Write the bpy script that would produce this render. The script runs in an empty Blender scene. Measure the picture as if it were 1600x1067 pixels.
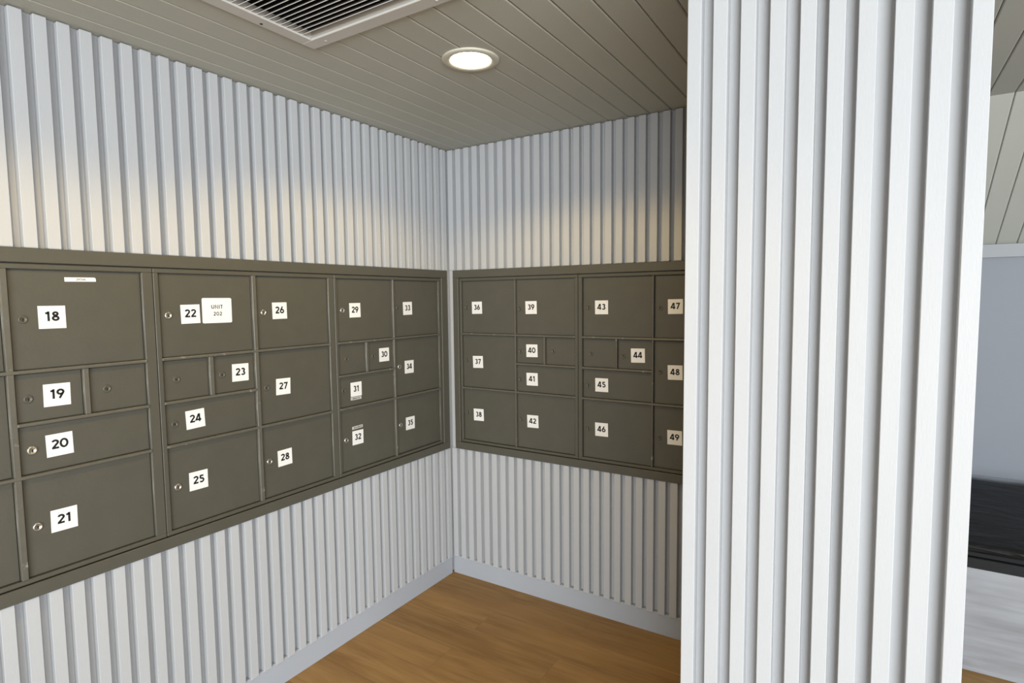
import bpy, bmesh, math, random
from mathutils import Vector, Matrix
random.seed(7)
PI = math.pi
sc = bpy.context.scene
COL = sc.collection

# ------------------------------------------------------------------ camera
YAW, PITCH, ROLL = -0.561499610, -0.0745102240, -0.0109695688
cy_, sy_, cp_, sp_ = math.cos(YAW), math.sin(YAW), math.cos(PITCH), math.sin(PITCH)
fwd = Vector((sy_*cp_, cy_*cp_, sp_)); rgt = Vector((cy_, -sy_, 0)); up = rgt.cross(fwd)
r2 = math.cos(ROLL)*rgt + math.sin(ROLL)*up
u2 = -math.sin(ROLL)*rgt + math.cos(ROLL)*up
cam_data = bpy.data.cameras.new('camera')
cam = bpy.data.objects.new('camera', cam_data); COL.objects.link(cam)
M = Matrix.Identity(4)
for i in range(3):
    M[i][0] = r2[i]; M[i][1] = u2[i]; M[i][2] = -fwd[i]
M[0][3], M[1][3], M[2][3] = 2.02659, -2.56508, 1.58356
cam.matrix_world = M
cam_data.sensor_fit = 'HORIZONTAL'; cam_data.sensor_width = 36.0
cam_data.lens = 904.19/1600*36.0
cam_data.clip_start = 0.05
sc.camera = cam

# ------------------------------------------------------------------ world, daylight, exposure
sc.view_settings.view_transform = 'Standard'
sc.view_settings.look = 'None'
sc.view_settings.gamma = 1.0
sc.view_settings.use_curve_mapping = False
sc.view_settings.exposure = -0.10
w = bpy.data.worlds.new('overcast_sky'); sc.world = w; w.use_nodes = True
w.node_tree.nodes['Background'].inputs[0].default_value = (0.86, 0.93, 1.0, 1)
w.node_tree.nodes['Background'].inputs[1].default_value = 0.5

def area_light(name, loc, target, sx, sy, power, col):
    L = bpy.data.lights.new(name, 'AREA'); L.shape = 'RECTANGLE'; L.size = sx; L.size_y = sy
    L.energy = power; L.color = col
    o = bpy.data.objects.new(name, L); COL.objects.link(o)
    o.location = loc
    o.rotation_euler = (Vector(target)-Vector(loc)).to_track_quat('-Z', 'Y').to_euler()
    return o
# daylight from the open front of the lobby, behind and to the right of the viewer
area_light('open_front_daylight', (5.9, -8.4, 1.3), (1.0, 0.0, 1.1), 4.8, 2.4, 920.0, (0.885, 0.95, 1.0))
area_light('left_wall_fill', (5.6, -3.5, 1.3), (0.0, -1.2, 1.2), 1.8, 2.1, 122.0, (0.885, 0.95, 1.0))  # added fill light for the left wall, no opening stands here

# ------------------------------------------------------------------ materials
def new_mat(name):
    m = bpy.data.materials.new(name); m.use_nodes = True
    nt = m.node_tree; b = nt.nodes['Principled BSDF']
    return m, nt, b
def N(nt, t, **kw):
    n = nt.nodes.new(t)
    for k, v in kw.items(): setattr(n, k, v)
    return n
def paint(name, col, rough=0.5, var=0.05, scale=6.0, bump=0.03, bscale=180.0, spec=0.4, metal=0.0, stretch=(1,1,1)):
    m, nt, b = new_mat(name)
    tc = N(nt, 'ShaderNodeTexCoord'); mp = N(nt, 'ShaderNodeMapping'); mp.inputs['Scale'].default_value = stretch
    nt.links.new(tc.outputs['Object'], mp.inputs['Vector'])
    n = N(nt, 'ShaderNodeTexNoise'); n.inputs['Scale'].default_value = scale; n.inputs['Detail'].default_value = 4
    nt.links.new(mp.outputs['Vector'], n.inputs['Vector'])
    mx = N(nt, 'ShaderNodeMix', data_type='RGBA')
    mx.inputs[6].default_value = tuple(c*(1-var) for c in col)+(1,)
    mx.inputs[7].default_value = tuple(min(1, c*(1+var)) for c in col)+(1,)
    nt.links.new(n.outputs[0], mx.inputs[0]); nt.links.new(mx.outputs[2], b.inputs['Base Color'])
    b.inputs['Roughness'].default_value = rough; b.inputs['Metallic'].default_value = metal
    b.inputs['Specular IOR Level'].default_value = spec
    if bump:
        n2 = N(nt, 'ShaderNodeTexNoise'); n2.inputs['Scale'].default_value = bscale; n2.inputs['Detail'].default_value = 2
        nt.links.new(mp.outputs['Vector'], n2.inputs['Vector'])
        bp = N(nt, 'ShaderNodeBump'); bp.inputs['Strength'].default_value = bump*4; bp.inputs['Distance'].default_value = 0.002
        nt.links.new(n2.outputs[0], bp.inputs['Height']); nt.links.new(bp.outputs[0], b.inputs['Normal'])
    return m

def planks(name, c1, c2, dark, row, length, grain=1.0, rough=0.42, off=(0, 0, 0), seam=0.6):
    m, nt, b = new_mat(name)
    tc = N(nt, 'ShaderNodeTexCoord')
    mp0 = N(nt, 'ShaderNodeMapping'); mp0.inputs['Location'].default_value = off
    nt.links.new(tc.outputs['Object'], mp0.inputs['Vector'])
    br = N(nt, 'ShaderNodeTexBrick'); br.offset = 0.37; br.squash = 1.0
    br.inputs['Color1'].default_value = (0, 0, 0, 1); br.inputs['Color2'].default_value = (1, 1, 1, 1)
    br.inputs['Mortar'].default_value = (0.5, 0.5, 0.5, 1)
    br.inputs['Scale'].default_value = 1.0; br.inputs['Mortar Size'].default_value = 0.0007
    br.inputs['Brick Width'].default_value = length; br.inputs['Row Height'].default_value = row
    nt.links.new(mp0.outputs[0], br.inputs['Vector'])
    # long grain
    mp = N(nt, 'ShaderNodeMapping'); mp.inputs['Scale'].default_value = (2.2, 26, 26)
    nt.links.new(tc.outputs['Object'], mp.inputs['Vector'])
    add = N(nt, 'ShaderNodeVectorMath', operation='MULTIPLY_ADD')
    nt.links.new(br.outputs['Color'], add.inputs[0]); add.inputs[1].default_value = (7.3, 3.1, 5.7)
    nt.links.new(mp.outputs[0], add.inputs[2])
    g = N(nt, 'ShaderNodeTexNoise'); g.inputs['Scale'].default_value = 1.0; g.inputs['Detail'].default_value = 7
    g.inputs['Roughness'].default_value = 0.62; g.inputs['Distortion'].default_value = 0.6
    nt.links.new(add.outputs[0], g.inputs['Vector'])
    mp2 = N(nt, 'ShaderNodeMapping'); mp2.inputs['Scale'].default_value = (1.6, 6.5, 6.5)
    nt.links.new(tc.outputs['Object'], mp2.inputs['Vector'])
    add2 = N(nt, 'ShaderNodeVectorMath', operation='MULTIPLY_ADD')
    nt.links.new(br.outputs['Color'], add2.inputs[0]); add2.inputs[1].default_value = (3.3, 9.1, 2.7)
    nt.links.new(mp2.outputs[0], add2.inputs[2])
    k = N(nt, 'ShaderNodeTexNoise'); k.inputs['Scale'].default_value = 1.3; k.inputs['Detail'].default_value = 3
    nt.links.new(add2.outputs[0], k.inputs['Vector'])
    rr = N(nt, 'ShaderNodeValToRGB'); rr.color_ramp.elements[0].position = 0.36; rr.color_ramp.elements[1].position = 0.66
    rr.color_ramp.elements[0].color = dark+(1,); rr.color_ramp.elements[1].color = c1+(1,)
    nt.links.new(k.outputs[0], rr.inputs[0])
    mx = N(nt, 'ShaderNodeMix', data_type='RGBA'); mx.inputs[7].default_value = c2+(1,)
    nt.links.new(rr.outputs[0], mx.inputs[6])
    gr = N(nt, 'ShaderNodeMapRange'); gr.inputs[1].default_value = 0.42; gr.inputs[2].default_value = 0.72; gr.inputs[4].default_value = 0.75*grain
    nt.links.new(g.outputs[0], gr.inputs[0]); nt.links.new(gr.outputs[0], mx.inputs[0])
    # plank-to-plank tone
    hv = N(nt, 'ShaderNodeHueSaturation')
    mr = N(nt, 'ShaderNodeMapRange'); mr.inputs[3].default_value = 0.86; mr.inputs[4].default_value = 1.12
    nt.links.new(br.outputs['Color'], mr.inputs[0]); nt.links.new(mr.outputs[0], hv.inputs['Value'])
    nt.links.new(mx.outputs[2], hv.inputs['Color'])
    sm = N(nt, 'ShaderNodeMix', data_type='RGBA'); sm.inputs[7].default_value = tuple(c*0.55 for c in dark)+(1,)
    fm = N(nt, 'ShaderNodeMath', operation='MULTIPLY'); fm.inputs[1].default_value = seam
    nt.links.new(br.outputs['Fac'], fm.inputs[0]); nt.links.new(fm.outputs[0], sm.inputs[0])
    nt.links.new(hv.outputs[0], sm.inputs[6]); nt.links.new(sm.outputs[2], b.inputs['Base Color'])
    b.inputs['Roughness'].default_value = rough; b.inputs['Specular IOR Level'].default_value = 0.22
    bp = N(nt, 'ShaderNodeBump'); bp.inputs['Strength'].default_value = 0.12; bp.inputs['Distance'].default_value = 0.002
    nt.links.new(g.outputs[0], bp.inputs['Height']); nt.links.new(bp.outputs[0], b.inputs['Normal'])
    return m

M_SLAT = paint('slat_paint', (0.472, 0.480, 0.490), 0.48, 0.03, 9, 0.03, 120, stretch=(3, 3, .6))
M_WALL = paint('wall_paint', (0.44, 0.45, 0.465), 0.6, 0.03, 3, 0.02)
M_BASE = paint('baseboard_paint', (0.405, 0.428, 0.468), 0.5, 0.03, 5, 0.02)
M_FAR = paint('blue_grey_wall_paint', (0.225, 0.238, 0.262), 0.6, 0.03, 3, 0.02)
M_TRIM = paint('ledge_paint', (0.285, 0.292, 0.302), 0.5, 0.03, 5, 0.02)
M_CEIL = paint('ceiling_paint', (0.485, 0.49, 0.432), 0.55, 0.03, 4, 0.03, 260)
M_BOX = paint('olive_enamel', (0.086, 0.081, 0.063), 0.42, 0.10, 14, 0.05, 90, spec=0.45)
M_BOXEDGE = paint('olive_enamel_edges', (0.110, 0.103, 0.082), 0.40, 0.16, 25, 0.05, 90, spec=0.5)
def chip(m, col, scale, lo, hi):
    nt = m.node_tree; b = nt.nodes['Principled BSDF']; src = b.inputs['Base Color'].links[0].from_socket
    tc = N(nt, 'ShaderNodeTexCoord'); n = N(nt, 'ShaderNodeTexNoise'); n.inputs['Scale'].default_value = scale; n.inputs['Detail'].default_value = 5
    n.inputs['Roughness'].default_value = 0.7
    nt.links.new(tc.outputs['Object'], n.inputs['Vector'])
    r = N(nt, 'ShaderNodeMapRange'); r.inputs[1].default_value = lo; r.inputs[2].default_value = hi
    nt.links.new(n.outputs[0], r.inputs[0])
    mx = N(nt, 'ShaderNodeMix', data_type='RGBA'); mx.inputs[7].default_value = col+(1,)
    nt.links.new(r.outputs[0], mx.inputs[0]); nt.links.new(src, mx.inputs[6]); nt.links.new(mx.outputs[2], b.inputs['Base Color'])
chip(M_BOXEDGE, (0.34, 0.33, 0.30), 22.0, 0.60, 0.70)
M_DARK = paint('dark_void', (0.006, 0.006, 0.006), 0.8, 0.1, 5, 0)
M_WHITE = paint('sticker_white', (0.83, 0.82, 0.80), 0.45, 0.015, 20, 0)
M_GREYTAPE = paint('label_tape_grey', (0.50, 0.49, 0.46), 0.5, 0.15, 90, 0)
M_INK = paint('printed_ink', (0.012, 0.012, 0.013), 0.5, 0.1, 30, 0)
M_PENCIL = paint('faded_ink', (0.52, 0.51, 0.49), 0.6, 0.1, 30, 0)
M_TAPEINK = paint('smudged_ink', (0.11, 0.105, 0.10), 0.6, 0.2, 60, 0)
M_CHROME = paint('worn_chrome', (0.62, 0.60, 0.56), 0.28, 0.12, 160, 0.02, 300, spec=0.5, metal=0.9)
M_BRASS = paint('worn_nickel', (0.50, 0.46, 0.38), 0.38, 0.2, 160, 0.03, 300, spec=0.5, metal=0.75)
M_VENT = paint('vent_enamel', (0.60, 0.585, 0.55), 0.45, 0.03, 8, 0.02)
M_RING = paint('downlight_trim_white', (0.60, 0.575, 0.48), 0.4, 0.02, 8, 0)
M_FLOOR = planks('oak_vinyl', (0.40, 0.224, 0.074), (0.47, 0.285, 0.112), (0.28, 0.150, 0.046), 0.178, 1.22, off=(0.33, 0.05, 0), seam=0.5)
M_GREYWOOD = planks('grey_laminate', (0.33, 0.33, 0.34), (0.42, 0.42, 0.43), (0.23, 0.228, 0.232), 0.9, 4.0, grain=0.6, off=(0, 0.3, 0), seam=0.0, rough=0.5)
M_BLACKRAIL = paint('black_painted_rail', (0.009, 0.009, 0.009), 0.5, 0.2, 20, 0.03, spec=0.2)

def leather():
    m, nt, b = new_mat('black_vinyl_upholstery')
    tc = N(nt, 'ShaderNodeTexCoord'); mp = N(nt, 'ShaderNodeMapping'); mp.inputs['Scale'].default_value = (2.0, 5, 14)
    nt.links.new(tc.outputs['Object'], mp.inputs[0])
    n = N(nt, 'ShaderNodeTexNoise'); n.inputs['Scale'].default_value = 2.2; n.inputs['Detail'].default_value = 4; n.inputs['Distortion'].default_value = 0.8
    nt.links.new(mp.outputs[0], n.inputs['Vector'])
    bp = N(nt, 'ShaderNodeBump'); bp.inputs['Strength'].default_value = 0.8; bp.inputs['Distance'].default_value = 0.02
    nt.links.new(n.outputs[0], bp.inputs['Height']); nt.links.new(bp.outputs[0], b.inputs['Normal'])
    b.inputs['Base Color'].default_value = (0.010, 0.0095, 0.009, 1); b.inputs['Roughness'].default_value = 0.5
    b.inputs['Specular IOR Level'].default_value = 0.18
    return m
M_LEATHER = leather()
def emit(name, col, s):
    m, nt, b = new_mat(name)
    b.inputs['Base Color'].default_value = (0.9, 0.88, 0.8, 1)
    b.inputs['Emission Color'].default_value = col+(1,); b.inputs['Emission Strength'].default_value = s
    return m
M_LENS = emit('lit_lens', (1.0, 0.88, 0.62), 9.0)

# ------------------------------------------------------------------ mesh helpers
class MB:
    def __init__(s): s.bm = bmesh.new()
    def box(s, a, b, bev=0.0, mi=0, seg=1):
        t = bmesh.new()
        bmesh.ops.create_cube(t, size=1.0)
        for v in t.verts:
            v.co = Vector(((a[i]+b[i])/2 + v.co[i]*(b[i]-a[i]) for i in range(3)))
        if bev > 0:
            bmesh.ops.bevel(t, geom=list(t.edges), offset=bev, segments=seg, affect='EDGES', profile=0.5)
        s._merge(t, mi); return s
    def _merge(s, t, mi):
        vm = {}
        for v in t.verts: vm[v] = s.bm.verts.new(v.co)
        for f in t.faces:
            try:
                nf = s.bm.faces.new([vm[v] for v in f.verts]); nf.material_index = mi; nf.smooth = f.smooth
            except ValueError: pass
        t.free()
    def loft(s, rings, mi=0, cap=True, smooth=False):
        R = [[s.bm.verts.new(p) for p in r] for r in rings]
        n = len(R[0])
        for a, b in zip(R, R[1:]):
            for i in range(n):
                f = s.bm.faces.new((a[i], a[(i+1) % n], b[(i+1) % n], b[i])); f.material_index = mi; f.smooth = smooth
        if cap:
            f = s.bm.faces.new(list(reversed(R[0]))); f.material_index = mi
            f = s.bm.faces.new(R[-1]); f.material_index = mi
        return s
    def lathe(s, prof, c, axis='n', seg=28, mi=0, smooth=True, cap=True):
        # prof: (radius, height along axis); axis n = -Y, z = +Z
        rings = []
        for r, h in prof:
            ring = []
            for k in range(seg):
                t = 2*PI*k/seg
                if axis == 'n': ring.append((c[0]+r*math.cos(t), c[1]-h, c[2]+r*math.sin(t)))
                else: ring.append((c[0]+r*math.cos(t), c[1]+r*math.sin(t), c[2]+h))
            rings.append(ring)
        return s.loft(rings, mi, cap, smooth)
    def face(s, pts, mi=0):
        f = s.bm.faces.new([s.bm.verts.new(p) for p in pts]); f.material_index = mi; return s
    def build(s, name, mats, parent=None, loc=None):
        bmesh.ops.recalc_face_normals(s.bm, faces=s.bm.faces)
        me = bpy.data.meshes.new(name); s.bm.to_mesh(me); s.bm.free()
        for m in (mats if isinstance(mats, (list, tuple)) else [mats]): me.materials.append(m)
        o = bpy.data.objects.new(name, me); COL.objects.link(o)
        if loc: o.location = loc
        if parent: o.parent = parent
        return o
def thing(name, label, cat, loc=(0, 0, 0), rotz=0.0, group=None):
    o = bpy.data.objects.new(name, None); COL.objects.link(o); o.location = loc; o.rotation_euler = (0, 0, rotz)
    o.empty_display_size = 0.1
    return tag(o, label, cat, group)
def tag(o, label, cat, group=None):
    o['label'] = label; o['category'] = cat
    if group: o['group'] = group
    return o
def struct(o): o['kind'] = 'structure'; return o

def batten(mb, a, b, z0, z1, back=-0.0275, front=0.0, ch=0.0009):
    """upright wall batten from a to b along local X, local -Y outwards, slightly eased edges and ends"""
    def ring(z, k):
        return [(a+k, -back, z), (a+k, -(front-ch), z), (a+ch+k, -front+k, z), (b-ch-k, -front+k, z), (b-k, -(front-ch), z), (b-k, -back, z)]
    mb.loft([ring(z0, 0.0016), ring(z0+0.003, 0), ring(z1-0.003, 0), ring(z1, 0.0016)])

RZ_L = PI/2       # local X runs along +Y, local -Y faces +X (left wall)
CEIL = 2.399
# ------------------------------------------------------------------ setting
# floor
fl = MB(); fl.box((-0.2, -9.0, -0.06), (8.0, 1.7, 0.0)); struct(fl.build('floor', M_FLOOR))

# left wall: backing wall + battens above and below the mailboxes
wl = MB(); wl.box((-4.6, 0.0277, 0.0), (0.0277, 0.16, CEIL+0.05))
wall_left = struct(wl.build('wall_left', M_WALL)); wall_left.rotation_euler = (0, 0, RZ_L)
n_left = 76
lo, hi = MB(), MB()
for k in range(n_left):
    b_ = -0.0114 - 0.0564*k + random.uniform(-.0008, .0008)
    batten(hi, b_-0.0325, b_, 1.7408, 2.3955)
    batten(lo, b_-0.0325, b_, 0.100 + random.uniform(-.002, .002), 0.7388)
struct(hi.build('slat_panel', M_SLAT, wall_left)); struct(lo.build('slat_panel', M_SLAT, wall_left))
bb = MB(); bb.box((-4.6, 0.006, 0.0), (-0.0065, 0.0275, 0.107), 0.0015)
o = struct(bb.build('baseboard_left', M_BASE)); o.rotation_euler = (0, 0, RZ_L)

# right-hand mailbox wall (the far wall of the alcove)
wb = MB(); wb.box((-0.16, 0.0277, 0.0), (1.70, 0.16, CEIL+0.05))
wall_back = struct(wb.build('wall_back', M_WALL))
lo, hi = MB(), MB()
for k in range(30):
    a_ = 0.0050 + 0.0547*k + random.uniform(-.0008, .0008)
    batten(hi, a_, a_+0.0327, 1.7408, 2.3955)
    a_ = -0.0005 + 0.05462*k + 0.001 + random.uniform(-.0008, .0008)
    batten(lo, max(a_, 0.0005), a_+0.0327, 0.100 + random.uniform(-.002, .002), 0.7388)
batten(hi, 0.004, 0.027, 0.7395, 1.740, front=-0.002)          # batten left showing in the corner between the two banks
struct(hi.build('slat_panel', M_SLAT, wall_back)); struct(lo.build('slat_panel', M_SLAT, wall_back))
bb = MB(); bb.box((-0.0055, 0.006, 0.0), (1.659, 0.0275, 0.105), 0.0015)
struct(bb.build('baseboard_back', M_BASE))

# partition with the slatted end facing the viewer
pt = MB(); pt.box((1.689, -1.2205, 0.0), (2.182, 1.56, CEIL+0.05))
wall_right = struct(pt.build('wall_right', M_FAR))  # dark paint on its unseen sides cuts light bounced onto the back wall
PX = [(1.6603, 1.6895), (1.7143, 1.7438), (1.7700, 1.8000), (1.8266, 1.8560), (1.8823, 1.9112), (1.9320, 1.9612), (1.9822, 2.0125), (2.0400, 2.0700), (2.0965, 2.1277), (2.1527, 2.1828)]
sl = MB()
for a_, b_ in PX: batten(sl, a_, b_, 0.004, CEIL-0.004, back=1.2207, front=1.250, ch=0.0011)
sl.box((1.6605, -1.2227, 0.002), (2.1815, -1.2206, CEIL-0.002))
struct(sl.build('slat_panel', M_SLAT, wall_right))
# the alcove side of the partition carries the same cladding, with an unseen olive band added at mailbox height to cut bounced light
sl = MB()
for k in range(20):
    a_ = 0.062 + 0.0565*k
    batten(sl, a_, a_+0.0325, 1.7408, 2.3955, back=0.0, front=0.026); batten(sl, a_, a_+0.0325, 0.11, 0.7388, back=0.0, front=0.026)
o = struct(sl.build('slat_panel', M_SLAT, wall_right)); o.location = (1.6888, 0, 0); o.rotation_euler = (0, 0, -PI/2)
sl = MB(); sl.box((0.06, -0.024, 0.7395), (1.19, -0.0002, 1.740), 0.002)
o = struct(sl.build('bounce_cut_band', M_BOX, wall_right)); o.location = (1.6888, 0, 0); o.rotation_euler = (0, 0, -PI/2)

# ceiling boards, running along Y, grooves between; an opening is left for the return-air grille
VX0, VX1, VY0, VY1 = 0.505, 1.075, -1.862, -1.303
cl = MB()
g = 0.0022
def board(xa, xb, ya, yb):
    z0, c = CEIL, 0.0035
    rings = []
    for y in (ya, yb):
        rings.append([(xa, y, z0+0.02), (xa, y, z0+c), (xa+c, y, z0), (xb-c, y, z0), (xb, y, z0+c), (xb, y, z0+0.02)])
    cl.loft(rings)
def board_edges():
    k = -2
    while 0.0695 + 0.0977*k < 2.12:                  # alcove boards
        yield 0.0695 + 0.0977*k; k += 1
    k = 0
    while 2.2155 + 0.0885*k < 5.3:                   # narrower boards over the side room
        yield 2.2155 + 0.0885*k; k += 1
EDGES = list(board_edges())
for e0, e1 in zip(EDGES, EDGES[1:]):
    xa, xb = e0+g/2, e1-g/2
    if xb < -0.03: continue
    if xa >= VX1 or xb <= VX0: board(xa, xb, -5.2, 0.59)
    else:
        board(xa, xb, -5.2, VY0); board(xa, xb, VY1, 0.59)
        if xa < VX0: board(xa, VX0, VY0, VY1)
        if xb > VX1: board(VX1, xb, VY0, VY1)
for a_, b_ in (((-0.2, -5.2), (VX0, 0.63)), ((VX1, -5.2), (5.4, 0.63)), ((VX0, -5.2), (VX1, VY0)), ((VX0, VY1), (VX1, 0.63))):
    cl.box((a_[0], a_[1], CEIL+0.0185), (b_[0], b_[1], CEIL+0.06))
struct(cl.build('ceiling', M_CEIL))

# side room past the partition: sloped boarded ceiling, ledge, wall
sp = MB()
SY0, SZ0, SY1, SZ1 = 0.588, 2.3995, 1.575, 1.835
dv = Vector((0, SY1-SY0, SZ1-SZ0)).normalized(); nv = Vector((0, -dv.z, dv.y)) * -1
if nv.y > 0: nv = -nv
for e0, e1 in zip(EDGES, EDGES[1:]):
    xa, xb = max(e0+g/2, 2.185), e1-g/2
    if xb < 2.2: continue
    rings = []
    for P in (Vector((0, SY0, SZ0)), Vector((0, SY1, SZ1))):
        c = 0.0035
        def q(x, d): v = P - nv*d; return (x, v.y, v.z)
        rings.append([q(xa, 0.02), q(xa, c), q(xa+c, 0), q(xb-c, 0), q(xb, c), q(xb, 0.02)])
    sp.loft(rings)
for d0 in (0.0185,):
    A = Vector((0, SY0, SZ0)) - nv*d0; B = Vector((0, SY1, SZ1)) - nv*d0
    A2 = A - nv*0.04; B2 = B - nv*0.04
    sp.loft([[(2.185, A.y, A.z), (2.185, B.y, B.z), (2.185, B2.y, B2.z), (2.185, A2.y, A2.z)], [(5.4, A.y, A.z), (5.4, B.y, B.z), (5.4, B2.y, B2.z), (5.4, A2.y, A2.z)]])
slope = struct(sp.build('ceiling_slope', M_CEIL))
wf = MB(); wf.box((2.185, 1.55, 0.0), (5.4, 1.7, 1.835)); wf.box((2.185, 1.545, 0.553), (5.4, 1.5505, 0.558), 0.002); struct(wf.build('wall_far', M_FAR))
tr = MB(); tr.box((2.185, 1.528, 1.776), (5.4, 1.5498, 1.849), 0.002); struct(tr.build('trim_1', M_TRIM))

# ------------------------------------------------------------------ lettering (stroke digits and capitals, unit height)
def arc(cx, cz, rx, rz, a0, a1, n=18):
    return [(cx+rx*math.cos(math.radians(a0+(a1-a0)*i/n)), cz+rz*math.sin(math.radians(a0+(a1-a0)*i/n))) for i in range(n+1)]
def glyph(ch, w):
    h = w/2; t = 1-h
    if ch == '0': return [(arc(0, .5, .315-h*.2, .5-h, 0, 360, 32), True)], .76
    if ch == '1': return [([(.06, 0), (.06, 1)], False), ([(-.2, 1-w*1.05), (.06, 1-w*.62)], False)], .56
    if ch == '2': return [(arc(0, .70, .235, .30-h, 165, -28, 20) + [(-.235, h), ], False), ([(-.31, h), (.31, h)], False)], .72
    if ch == '3': return [(arc(-.01, .735, .20, .265-h, 150, -90, 18), False), (arc(-.01, .285, .235, .285-h, 90, -150, 20), False)], .70
    if ch == '4': return [([(.06, .98), (-.30, .25), (.34, .25)], False), ([(.13, 1), (.13, 0)], False)], .76
    if ch == '5': return [([(.24, t), (-.14, t), (-.19, .56)] , False), (arc(-.01, .33, .245, .33-h, 128, -145, 22), False)], .70
    if ch == '6': return [(arc(0, .325, .255, .325-h, 0, 360, 28), True), ([(.10, .99), (-.215, .44)], False)], .72
    if ch == '7': return [([(-.28, t), (.24, t), (-.10, 0)], False)], .68
    if ch == '8': return [(arc(0, .745, .185, .255-h, 0, 360, 24), True), (arc(0, .285, .24, .285-h, 0, 360, 26), True)], .72
    if ch == '9': return [(arc(0, .675, .255, .325-h, 0, 360, 28), True), ([(-.10, .01), (.215, .56)], False)], .72
    if ch == 'U': return [([(-.27, 1), (-.27, .36)] + arc(0, .36, .27, .36-h, 180, 360, 16) + [(.27, .36), (.27, 1)], False)], .84
    if ch == 'N': return [([(-.28, 0), (-.28, .98), (.28, .02), (.28, 1)], False)], .88
    if ch == 'I': return [([(0, 0), (0, 1)], False)], .40
    if ch == 'T': return [([(-.3, t), (.3, t)], False), ([(0, 1), (0, 0)], False)], .70
    return [], .4
def ribbon(mb, pts, closed, w, mapf, mi):
    P = [Vector(p) for p in pts]
    if closed and (P[0]-P[-1]).length < 1e-6: P.pop()
    n = len(P)
    P = [p for i, p in enumerate(P) if i == 0 or (p-P[i-1]).length > 1e-6]; n = len(P)
    L, R = [], []
    for i in range(n):
        a = P[i-1] if (i > 0 or closed) else None
        b = P[(i+1) % n] if (i < n-1 or closed) else None
        d1 = (P[i]-a).normalized() if a is not None else None
        d2 = (b-P[i]).normalized() if b is not None else None
        if d1 is None: d1 = d2
        if d2 is None: d2 = d1
        n1 = Vector((-d1.y, d1.x)); n2 = Vector((-d2.y, d2.x))
        m = n1+n2
        if m.length < 1e-3: m = n1
        m.normalize(); s = min(1/max(m.dot(n1), .3), 2.2)
        L.append(P[i]+m*(w/2*s)); R.append(P[i]-m*(w/2*s))
    lv = [mb.bm.verts.new(mapf(p)) for p in L]; rv = [mb.bm.verts.new(mapf(p)) for p in R]
    for i in range(n if closed else n-1):
        j = (i+1) % n
        f = mb.bm.faces.new((lv[i], lv[j], rv[j], rv[i])); f.material_index = mi
def text(mb, s, u, v, h, n, w, mi, ang=0.0, xs=1.0, track=0.0):
    """lettering centred on (u, v) of the local X/Z plane, standing n out of it"""
    G = [glyph(c, w) for c in s]
    tot = sum(g_[1] for g_ in G) + track*(len(s)-1)
    x = -tot/2; ca, sa = math.cos(ang), math.sin(ang)
    for strokes, adv in G:
        cx = x+adv/2
        for pts, closed in strokes:
            def mapf(p):
                X, Z = (p.x+cx)*h*xs, (p.y-.5)*h
                return (u+X*ca-Z*sa, -n, v+X*sa+Z*ca)
            ribbon(mb, pts, closed, w, mapf, mi)
        x += adv+track

def plate(mb, u, v, w, h, n0, n1, ang=0.0, rad=0.0, mi=0, cut=0.0):
    pts = []
    corners = [(w/2, h/2, 0), (-w/2, h/2, 90), (-w/2, -h/2, 180), (w/2, -h/2, 270)]
    for i, (x, z, a0) in enumerate(corners):
        if cut and i == 0: pts += [(x, z-cut*.7), (x-cut*.3, z-cut*.15), (x-cut, z)]
        elif rad:
            cx, cz = x-math.copysign(rad, x), z-math.copysign(rad, z)
            pts += [(cx+rad*math.cos(math.radians(a0+t)), cz+rad*math.sin(math.radians(a0+t))) for t in (0, 30, 60, 90)]
        else: pts.append((x, z))
    ca, sa = math.cos(ang), math.sin(ang)
    ring = lambda n: [(u+x*ca-z*sa, -n, v+x*sa+z*ca) for x, z in pts]
    mb.loft([ring(n0), ring(n1)], mi)

# ------------------------------------------------------------------ mailboxes
Z_TOP, Z_BOT = 1.695, 0.784
D_TOP, D_BOT = 1.681, 0.797
R1, R2, R3 = 1.3905, 1.2405, 1.0905      # rails
RH = 0.0052                               # half rail height
DN0, DN1 = -0.0160, -0.0105               # door back and face, measured outwards from the wall plane

def rail(mb, a, b, z):
    mb.box((a, -0.0035, z-RH), (b, 0.016, z+RH), 0.0030, 1, 2)
def stile(mb, a, b, z0, z1, n=0.0, mi=0):
    mb.box((a, -n, z0), (b, 0.0165, z1), 0.0014, mi)

def make_lock(parent, u, v, kind):
    mb = MB()
    mats = {'chrome': [M_CHROME, M_DARK], 'nickel': [M_BRASS, M_DARK], 'paint': [M_BOX, M_DARK]}[kind]
    r = 0.0125 if kind != 'paint' else 0.0118
    h = 0.0 if kind != 'paint' else 0.0014
    mb.lathe([(r, DN1-0.001), (r, DN1+0.0022-h*.6), (r*.86, DN1+0.0046-h), (r*.62, DN1+0.0046-h), (r*.58, DN1+0.0036-h), (r*.1, DN1+0.0036-h)], (u, 0, v))
    mb.box((u-0.0012, -(DN1+0.0041-h), v-0.0058), (u+0.0012, -(DN1+0.0030-h), v+0.0012), 0, 1)
    mb.lathe([(0.0023, DN1+0.0030-h), (0.0023, DN1+0.0042-h)], (u, 0, v+0.0008), seg=12, mi=1, smooth=False)
    o = mb.build('lock', mats, parent)
    if kind == 'chrome': o['label'] = 'bright chrome key lock'
    if kind == 'nickel': o['label'] = 'worn bare-metal key lock'
    return o

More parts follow.
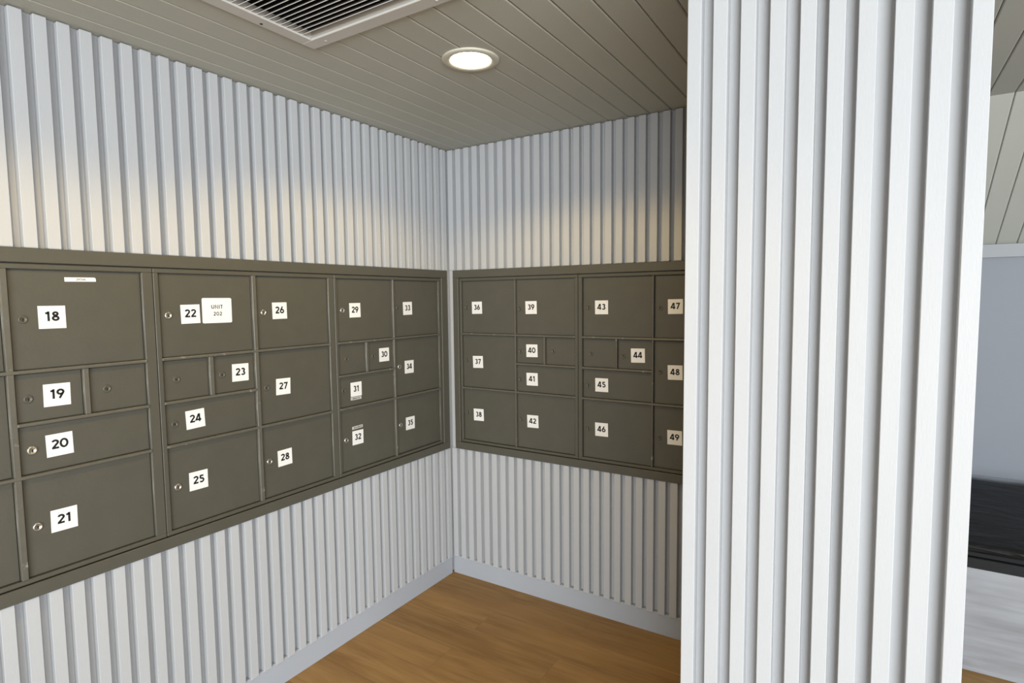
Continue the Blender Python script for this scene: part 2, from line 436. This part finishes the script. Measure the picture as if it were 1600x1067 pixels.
def make_sticker(parent, txt, u, v, ang, w=0.067, h=0.066, marks=False):
    mb = MB()
    plate(mb, u, v, w, h, DN1-0.0002, DN1+0.0006, ang)
    text(mb, txt, u+0.0, v+0.0028, 0.0282, DN1+0.0009, 0.205, 1, ang, 1.0, 0.03)
    if marks:
        for i, (dx, dz) in enumerate(((-.014, .021), (-.002, .0235), (.006, .025))):
            text(mb, '211'[i], u+dx, v+dz, 0.0075, DN1+0.0008, 0.12, 2, ang-0.1)
    o = mb.build('number_sticker', [M_WHITE, M_INK, M_PENCIL], parent)
    o['label'] = 'white square sticker printed %s in black' % txt
    return o

def make_door(unit, ua, ub, z0, z1, spec):
    """spec: dict(num, sticker (u, v, angle), lock (u, v, kind), extra)"""
    mb = MB()
    mb.box((ua+0.0035, -DN1, z0+0.0012), (ub-0.0015, -DN0, z1-0.0022), 0.0012)
    d = mb.build('mailbox_door', M_BOX, unit)
    hg = MB()
    hg.lathe([(0.0026, z0+0.004), (0.0026, z1-0.004)], (ub+0.0004, 0.0042, 0), axis='z', seg=10)
    hg.build('hinge', M_BOXEDGE, d)
    if spec:
        if 'sticker' in spec:
            make_sticker(d, spec['num'], *spec['sticker'], marks=spec.get('marks', False))
        if 'lock' in spec: make_lock(d, *spec['lock'])
        ex = spec.get('extra')
        if ex == 'strip206':
            m2 = MB(); u, v = -1.7704-unit['u0'], 1.6541
            plate(m2, u, v, 0.0815, 0.0125, DN1-0.0002, DN1+0.0006, 0.012, cut=0.006)
            text(m2, '206', u+0.001, v, 0.0062, DN1+0.0009, 0.17, 1, 0.012, 1.95)
            o = m2.build('label_strip', [M_WHITE, M_TAPEINK], d); o['label'] = 'thin white label strip printed 206'
        if ex == 'unit202':
            m2 = MB(); u, v = -1.3463-unit['u0'], 1.5510
            plate(m2, u, v, 0.1115, 0.0906, DN1-0.0002, DN1+0.0012, -0.004, rad=0.005)
            text(m2, 'UNIT', u-0.0005, v+0.0134, 0.0138, DN1+0.0015, 0.19, 1, 0, 1.08, 0.06)
            text(m2, '202', u+0.0012, v-0.0117, 0.0138, DN1+0.0015, 0.18, 1, 0, 1.0, 0.1)
            o = m2.build('name_plate', [M_WHITE, M_INK], d); o['label'] = 'white rounded plate reading UNIT 202'
        if ex and ex[0] == 'tape':
            m2 = MB(); _, u, v, ang = ex
            plate(m2, u, v, 0.065, 0.0135, DN1-0.0002, DN1+0.0006, ang, mi=0)
            rnd = random.Random(int(v*1000))
            x = -0.022
            while x < 0.022:
                wd = rnd.uniform(0.004, 0.0085)
                plate(m2, u+x+wd/2, v+math.sin(ang)*x, wd*.86, rnd.uniform(0.0045, 0.006), DN1+0.0006, DN1+0.0008, ang, mi=1)
                x += wd + rnd.choice((0, 0.0006, 0.003))
            o = m2.build('label_strip', [M_GREYTAPE, M_TAPEINK], d); o['label'] = 'narrow grey label tape with blurred lettering'
    return d

def make_unit(name, label, wall, u0, u1, c1, c2, split_col, split_u, doors):
    """c1, c2: opening of each column; split_col: which of them has four rows; u values are wall coordinates"""
    loc = (0, u0, 0) if wall == 'L' else (u0, 0, 0)
    t = thing(name, label, 'mailbox', loc, RZ_L if wall == 'L' else 0.0, 'wall mailbox units')
    t['u0'] = u0
    r = lambda u: u-u0
    cu, cn = (-2.565, 2.0266) if wall == 'L' else (2.0266, 2.565)
    ru = lambda u: u + (u-cu)*0.0098/cn - u0          # door faces lie a little behind the wall plane the positions were taken on
    rv = lambda v: v + (v-1.5836)*0.0098/cn
    mb = MB()
    mb.box((r(u0)-0.001, 0.0166, Z_BOT-0.003), (r(u1)+0.001, 0.0273, Z_TOP+0.003))               # back plate
    mb.box((r(u0)+0.0012, 0.0, D_TOP), (r(u1)-0.0012, 0.0165, Z_TOP), 0.0012)                    # head and foot rails
    mb.box((r(u0)+0.0012, 0.0, Z_BOT), (r(u1)-0.0012, 0.0165, D_BOT), 0.0012)
    stile(mb, r(u0)+0.0012, r(c1[0]), D_BOT, D_TOP); stile(mb, r(c2[1]), r(u1)-0.0012, D_BOT, D_TOP)
    stile(mb, r(c1[1]), r(c2[0]), D_BOT, D_TOP, 0.0015, 1)
    for z in (R1, R3): rail(mb, r(c1[0])-.002, r(c2[1])+.002, z)
    sc_ = (c1, c2)[split_col]
    rail(mb, r(sc_[0])-.002, r(sc_[1])+.002, R2)
    stile(mb, r(split_u[0]), r(split_u[1]), R2+RH, R1-RH, 0.001, 1)
    mb.build('body', [M_BOX, M_BOXEDGE], t)
    for ci, c in enumerate((c1, c2)):
        rows = []
        if ci == split_col:
            rows = [(c[0], c[1], R1+RH, D_TOP), (c[0], split_u[0], R2+RH, R1-RH), (split_u[1], c[1], R2+RH, R1-RH), (c[0], c[1], R3+RH, R2-RH), (c[0], c[1], D_BOT, R3-RH)]
        else:
            rows = [(c[0], c[1], R1+RH, D_TOP), (c[0], c[1], R3+RH, R1-RH), (c[0], c[1], D_BOT, R3-RH)]
        for (a, b, z0, z1), sp_ in zip(rows, doors[ci]):
            if sp_:
                sp_ = dict(sp_)
                if 'sticker' in sp_: q = sp_['sticker']; sp_['sticker'] = (ru(q[0]), rv(q[1]), math.radians(q[2]))
                if 'lock' in sp_: q = sp_['lock']; sp_['lock'] = (ru(q[0]), rv(q[1]), q[2])
                if isinstance(sp_.get('extra'), tuple): q = sp_['extra']; sp_['extra'] = ('tape', ru(q[1]), rv(q[2]), math.radians(q[3]))
            make_door(t, r(a), r(b), z0, z1, sp_)
    del t['u0']
    return t
def D(num, st, lk, **kw):
    d = dict(num=str(num)) if num else {}
    if st: d['sticker'] = st
    if lk: d['lock'] = lk
    d.update(kw); return d
P_, C_, K_ = 'paint', 'chrome', 'nickel'
make_unit('mailbox_unit', 'olive mailbox unit with doors 18 to 21, nearest the viewer on the left wall', 'L', -2.325, -1.568, (-2.310, -1.965), (-1.949, -1.602), 1, (-1.783, -1.768),
    [[D(0, None, (-2.281, 1.539, P_)), D(0, None, (-2.281, 1.242, P_)), D(0, None, (-2.281, 0.944, P_))],
     [D(18, (-1.8512, 1.5435, 0), (-1.920, 1.539, P_), extra='strip206'), D(19, (-1.8522, 1.3165, -.8), (-1.921, 1.313, P_)), D(0, None, (-1.722, 1.316, P_)),
      D(20, (-1.8542, 1.169, .8), (-1.921, 1.166, K_)), D(21, (-1.8557, .944, -.8), (-1.921, .942, C_), marks=True)]])
make_unit('mailbox_unit', 'olive mailbox unit with doors 22 to 28 and a white name plate, left wall', 'L', -1.568, -0.813, (-1.551, -1.209), (-1.193, -0.845), 0, (-1.391, -1.375),
    [[D(22, (-1.4495, 1.541, .9), (-1.525, 1.538, C_), extra='unit202'), D(0, None, (-1.509, 1.318, P_)), D(23, (-1.2727, 1.3158, -1.3), (-1.345, 1.315, P_)),
      D(24, (-1.4513, 1.1708, 2.0), (-1.523, 1.165, P_)), D(25, (-1.451, .9498, -.4), (-1.524, .945, C_))],
     [D(26, (-1.0918, 1.5443, .4), (-1.165, 1.539, C_)), D(27, (-1.089, 1.2375, -1.7), (-1.165, 1.242, P_)), D(28, (-1.0942, .946, .8), (-1.166, .946, C_))]])
make_unit('mailbox_unit', 'olive mailbox unit with doors 29 to 35, next to the corner on the left wall', 'L', -0.813, -0.074, (-0.798, -0.448), (-0.438, -0.094), 0, (-0.634, -0.620),
    [[D(29, (-.6948, 1.5368, .4), (-.770, 1.538, C_)), D(0, None, (-.753, 1.317, P_)), D(30, (-.5162, 1.3162, -.4), (-.588, 1.315, P_)),
      D(31, (-.702, 1.1722, -.4), (-.776, 1.175, P_), extra=('tape', -.7042, 1.1302, -.5)), D(32, (-.7002, .946, -.8), (-.771, .946, C_), extra=('tape', -.7015, .9942, 1.3))],
     [D(33, (-.3415, 1.538, .9), (-.413, 1.541, P_)), D(34, (-.3395, 1.238, -.8), (-.412, 1.245, C_)), D(35, (-.3412, .945, -.8), (-.413, .948, C_))]])
make_unit('mailbox_unit', 'olive mailbox unit with doors 36 to 42, next to the corner on the right wall', 'R', 0.070, 0.795, (0.084, 0.428), (0.436, 0.777), 1, (0.600, 0.610),
    [[D(36, (.1902, 1.5343, 1.0), (.122, 1.536, P_)), D(37, (.1915, 1.2385, 1.8), (.121, 1.246, P_)), D(38, (.1915, .946, 1.5), (.121, .954, P_))],
     [D(39, (.5302, 1.5352, 1.0), (.464, 1.528, P_)), D(40, (.533, 1.3132, 1.2), (.466, 1.307, P_)), D(0, None, (.658, 1.315, P_)),
      D(41, (.5332, 1.1652, 1.2), (.464, 1.160, P_)), D(42, (.535, .9445, 1.4), (.467, .951, P_))]])
make_unit('mailbox_unit', 'olive mailbox unit with doors 43 to 49, beside the slatted column', 'R', 0.795, 1.553, (0.817, 1.166), (1.174, 1.530), 0, (0.990, 0.998),
    [[D(43, (.9188, 1.5358, .4), (.851, 1.535, P_)), D(0, None, (.866, 1.312, P_)), D(44, (1.100, 1.3127, 1.4), (1.029, 1.307, P_)),
      D(45, (.9198, 1.1625, .8), (.850, 1.158, P_)), D(46, (.9192, .945, .9), (.852, .943, P_))],
     [D(47, (1.2718, 1.539, .9), (1.205, 1.532, P_)), D(48, (1.2735, 1.2438, 1.4), (1.205, 1.243, P_)), D(49, (1.2745, .9478, 1.0), (1.206, .941, P_))]])

def surround(label, rotz, a, ai, bi, b):
    mb = MB(); n0, n1 = 0.0273, -0.0045
    zt, zb, zti, zbi = 1.740, 0.7395, 1.6985, 0.7805
    mb.box((a, n1, zti), (b, n0, zt), 0.0018); mb.box((a, n1, zb), (b, n0, zbi), 0.0018)
    mb.box((a, n1, zbi), (ai, n0, zti), 0.0018); mb.box((bi, n1, zbi), (b, n0, zti), 0.0018)
    o = mb.build('mailbox_surround', M_BOX); o.rotation_euler = (0, 0, rotz)
    return tag(o, label, 'frame', 'mailbox surrounds')
surround('flat olive frame round the mailboxes 18 to 35 on the left wall', RZ_L, -2.385, -2.3285, -0.0715, -0.0185)
surround('flat olive frame round the mailboxes 36 to 49 on the right wall', 0.0, 0.0300, 0.0665, 1.5560, 1.612)

# ------------------------------------------------------------------ recessed ceiling lights
def downlight(x, y, label, power):
    t = thing('ceiling_light', label, 'ceiling light', (x, y, CEIL), 0, 'recessed ceiling lights')
    mb = MB(); seg = 48
    prof = [(0.0985, 0.0), (0.0985, -0.003), (0.0960, -0.0055), (0.080, -0.0062), (0.0735, -0.0052), (0.0695, -0.002), (0.0695, 0.0)]
    mb.lathe([(r, h-0.0002) for r, h in prof], (0, 0, 0), axis='z', seg=seg, cap=False)
    mb.build('trim_ring', M_RING, t)
    mb = MB(); mb.lathe([(0.0672, -0.0005), (0.0670, -0.0035), (0.060, -0.0062), (0.040, -0.0082), (0.015, -0.0092), (0.001, -0.0094)], (0, 0, 0), axis='z', seg=seg)
    mb.build('lens', M_LENS, t)
    L = bpy.data.lights.new('lamp_light', 'SPOT'); L.energy = power; L.color = (1.0, 0.70, 0.26)
    L.spot_size = math.radians(152); L.spot_blend = 0.30; L.shadow_soft_size = 0.05
    o = bpy.data.objects.new('lamp_light', L); COL.objects.link(o); o.parent = t; o.location = (0, 0, -0.065)
    return t
downlight(0.826, -0.903, 'lit round recessed ceiling light on the boarded ceiling beside the vent', 23)
downlight(0.826, -2.30, 'lit round recessed ceiling light behind the vent, near the viewer', 24)

# ------------------------------------------------------------------ return-air grille
t = thing('ceiling_vent', 'large square white louvred vent in the boarded ceiling', 'vent', (0.79, -1.583, CEIL))
ox, oy = 0.79, -1.583
A0, A1, B0, B1 = 0.464-ox, 1.116-ox, -1.903-oy, -1.263-oy
i0, i1, j0, j1 = 0.513-ox, 1.067-ox, -1.854-oy, -1.312-oy
mb = MB()
zt, zb_ = -0.0003, -0.008
def fr(ax, ay, bx, by): mb.box((ax, ay, zb_), (bx, by, zt), 0.0022)
fr(A0, B0, A1, j0); fr(A0, j1, A1, B1); fr(A0, j0, i0, j1); fr(i1, j0, A1, j1)
# inner return edges going up into the opening
mb.box((i0-.004, j0-.004, -0.0005), (i0, j1+.004, 0.0185)); mb.box((i1, j0-.004, -0.0005), (i1+.004, j1+.004, 0.0185))
mb.box((i0, j1, -0.0005), (i1, j1+.004, 0.0185)); mb.box((i0, j0-.004, -0.0005), (i1, j0, 0.0185))
mb.build('frame', M_VENT, t)
for k in range(28):
    y = j1-0.036-0.0193*k
    if y < j0+0.006: break
    mb = MB()
    # thin angled louvre with a rolled lower edge
    a, b = (y+0.0235, 0.0165), (y+0.002, -0.003)
    th = 0.0011
    ring = lambda x: [(x, a[0]-th, a[1]), (x, b[0]-th, b[1]), (x, b[0]-.0002, b[1]-0.0013), (x, b[0]+th*1.2, b[1]), (x, a[0]+th, a[1])]
    mb.loft([ring(i0+.0003), ring(i1-.0003)])
    mb.build('louvre_blade', M_VENT, t)
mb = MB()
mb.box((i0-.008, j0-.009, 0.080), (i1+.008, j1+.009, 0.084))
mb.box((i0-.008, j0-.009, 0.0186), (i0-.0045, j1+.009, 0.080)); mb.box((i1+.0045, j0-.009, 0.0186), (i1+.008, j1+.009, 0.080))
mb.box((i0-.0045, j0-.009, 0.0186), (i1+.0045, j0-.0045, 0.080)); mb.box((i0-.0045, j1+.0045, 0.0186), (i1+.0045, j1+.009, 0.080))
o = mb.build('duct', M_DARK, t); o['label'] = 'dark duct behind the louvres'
for x, y in ((0.4795-ox, -1.463-oy), (0.545-ox, -1.283-oy), (0.99-ox, -1.283-oy)):
    mb = MB(); mb.lathe([(0.0046, -0.0078), (0.0044, -0.0086), (0.001, -0.0089)], (x, y, 0), axis='z', seg=14)
    mb.build('screw', M_DARK if x < -.28 else M_VENT, t)

# ------------------------------------------------------------------ upholstered bench in the side room
t = thing('bench', 'black upholstered bench on a grey wood base, past the slatted column', 'bench', (2.9, 0.68, 0))
bx0, bx1 = 2.186-2.9, 4.2-2.9
mb = MB(); mb.box((bx0, 0.418-.68, 0.0), (bx1, 1.46-.68, 0.446), 0.002)
pl = mb.build('base', M_GREYWOOD, t)
mb = MB(); mb.box((bx0, 0.412-.68, 0.4465), (bx1, 1.46-.68, 0.492), 0.003); mb.build('rail', M_BLACKRAIL, t)
mb = MB(); mb.box((bx0, 0.430-.68, 0.4925), (bx1, 1.45-.68, 0.512)); mb.build('riser', M_DARK, t)
mb = MB()
rings = []
prof = []
y0, y1, z0_, z1_ = 0.402-.68, 1.465-.68, 0.5125, 0.556
def rc(cy, cz, r, a0, a1): return [(cy+r*math.cos(math.radians(a0+(a1-a0)*i/6)), cz+r*math.sin(math.radians(a0+(a1-a0)*i/6))) for i in range(7)]
prof = rc(y0+.02, z0_+.018, .018, 270, 180) + rc(y0+.022, z1_-.022, .022, 180, 90) + [(y0+.1+.12*q_, z1_+(.004, -.002, .006, .001, .005, .0, .004)[q_]) for q_ in range(7)] + rc(y1-.03, z1_-.022, .022, 90, 0) + rc(y1-.025, z0_+.016, .016, 0, -90)
nx = 24
for i in range(nx+1):
    x = bx0+.004+(bx1-bx0-.008)*i/nx
    wv = 0.004*math.sin(i*1.9)+0.003*math.sin(i*.77+1)
    e = 0.012 if i in (0, nx) else 0.0
    rings.append([(x, py+(e if py < 0 else -e), pz+(wv*.6 if pz > .54 else 0)-(e*.6 if pz > .54 else 0)) for py, pz in prof])
mb.loft(rings, smooth=True)
cu = mb.build('cushion', M_LEATHER, t)
mb = MB()
def piping(y, z):
    pts = [(bx0+.02+(bx1-bx0-.04)*i/30, y+0.0015*math.sin(i*1.3), z+0.002*math.sin(i*.9)) for i in range(31)]
    mb.loft([[(p[0], p[1]+.004*math.cos(a*PI/3), p[2]+.004*math.sin(a*PI/3)) for a in range(6)] for p in pts], smooth=True)
piping(y0+.004, z1_-.014)
mb.build('piping', M_LEATHER, cu)
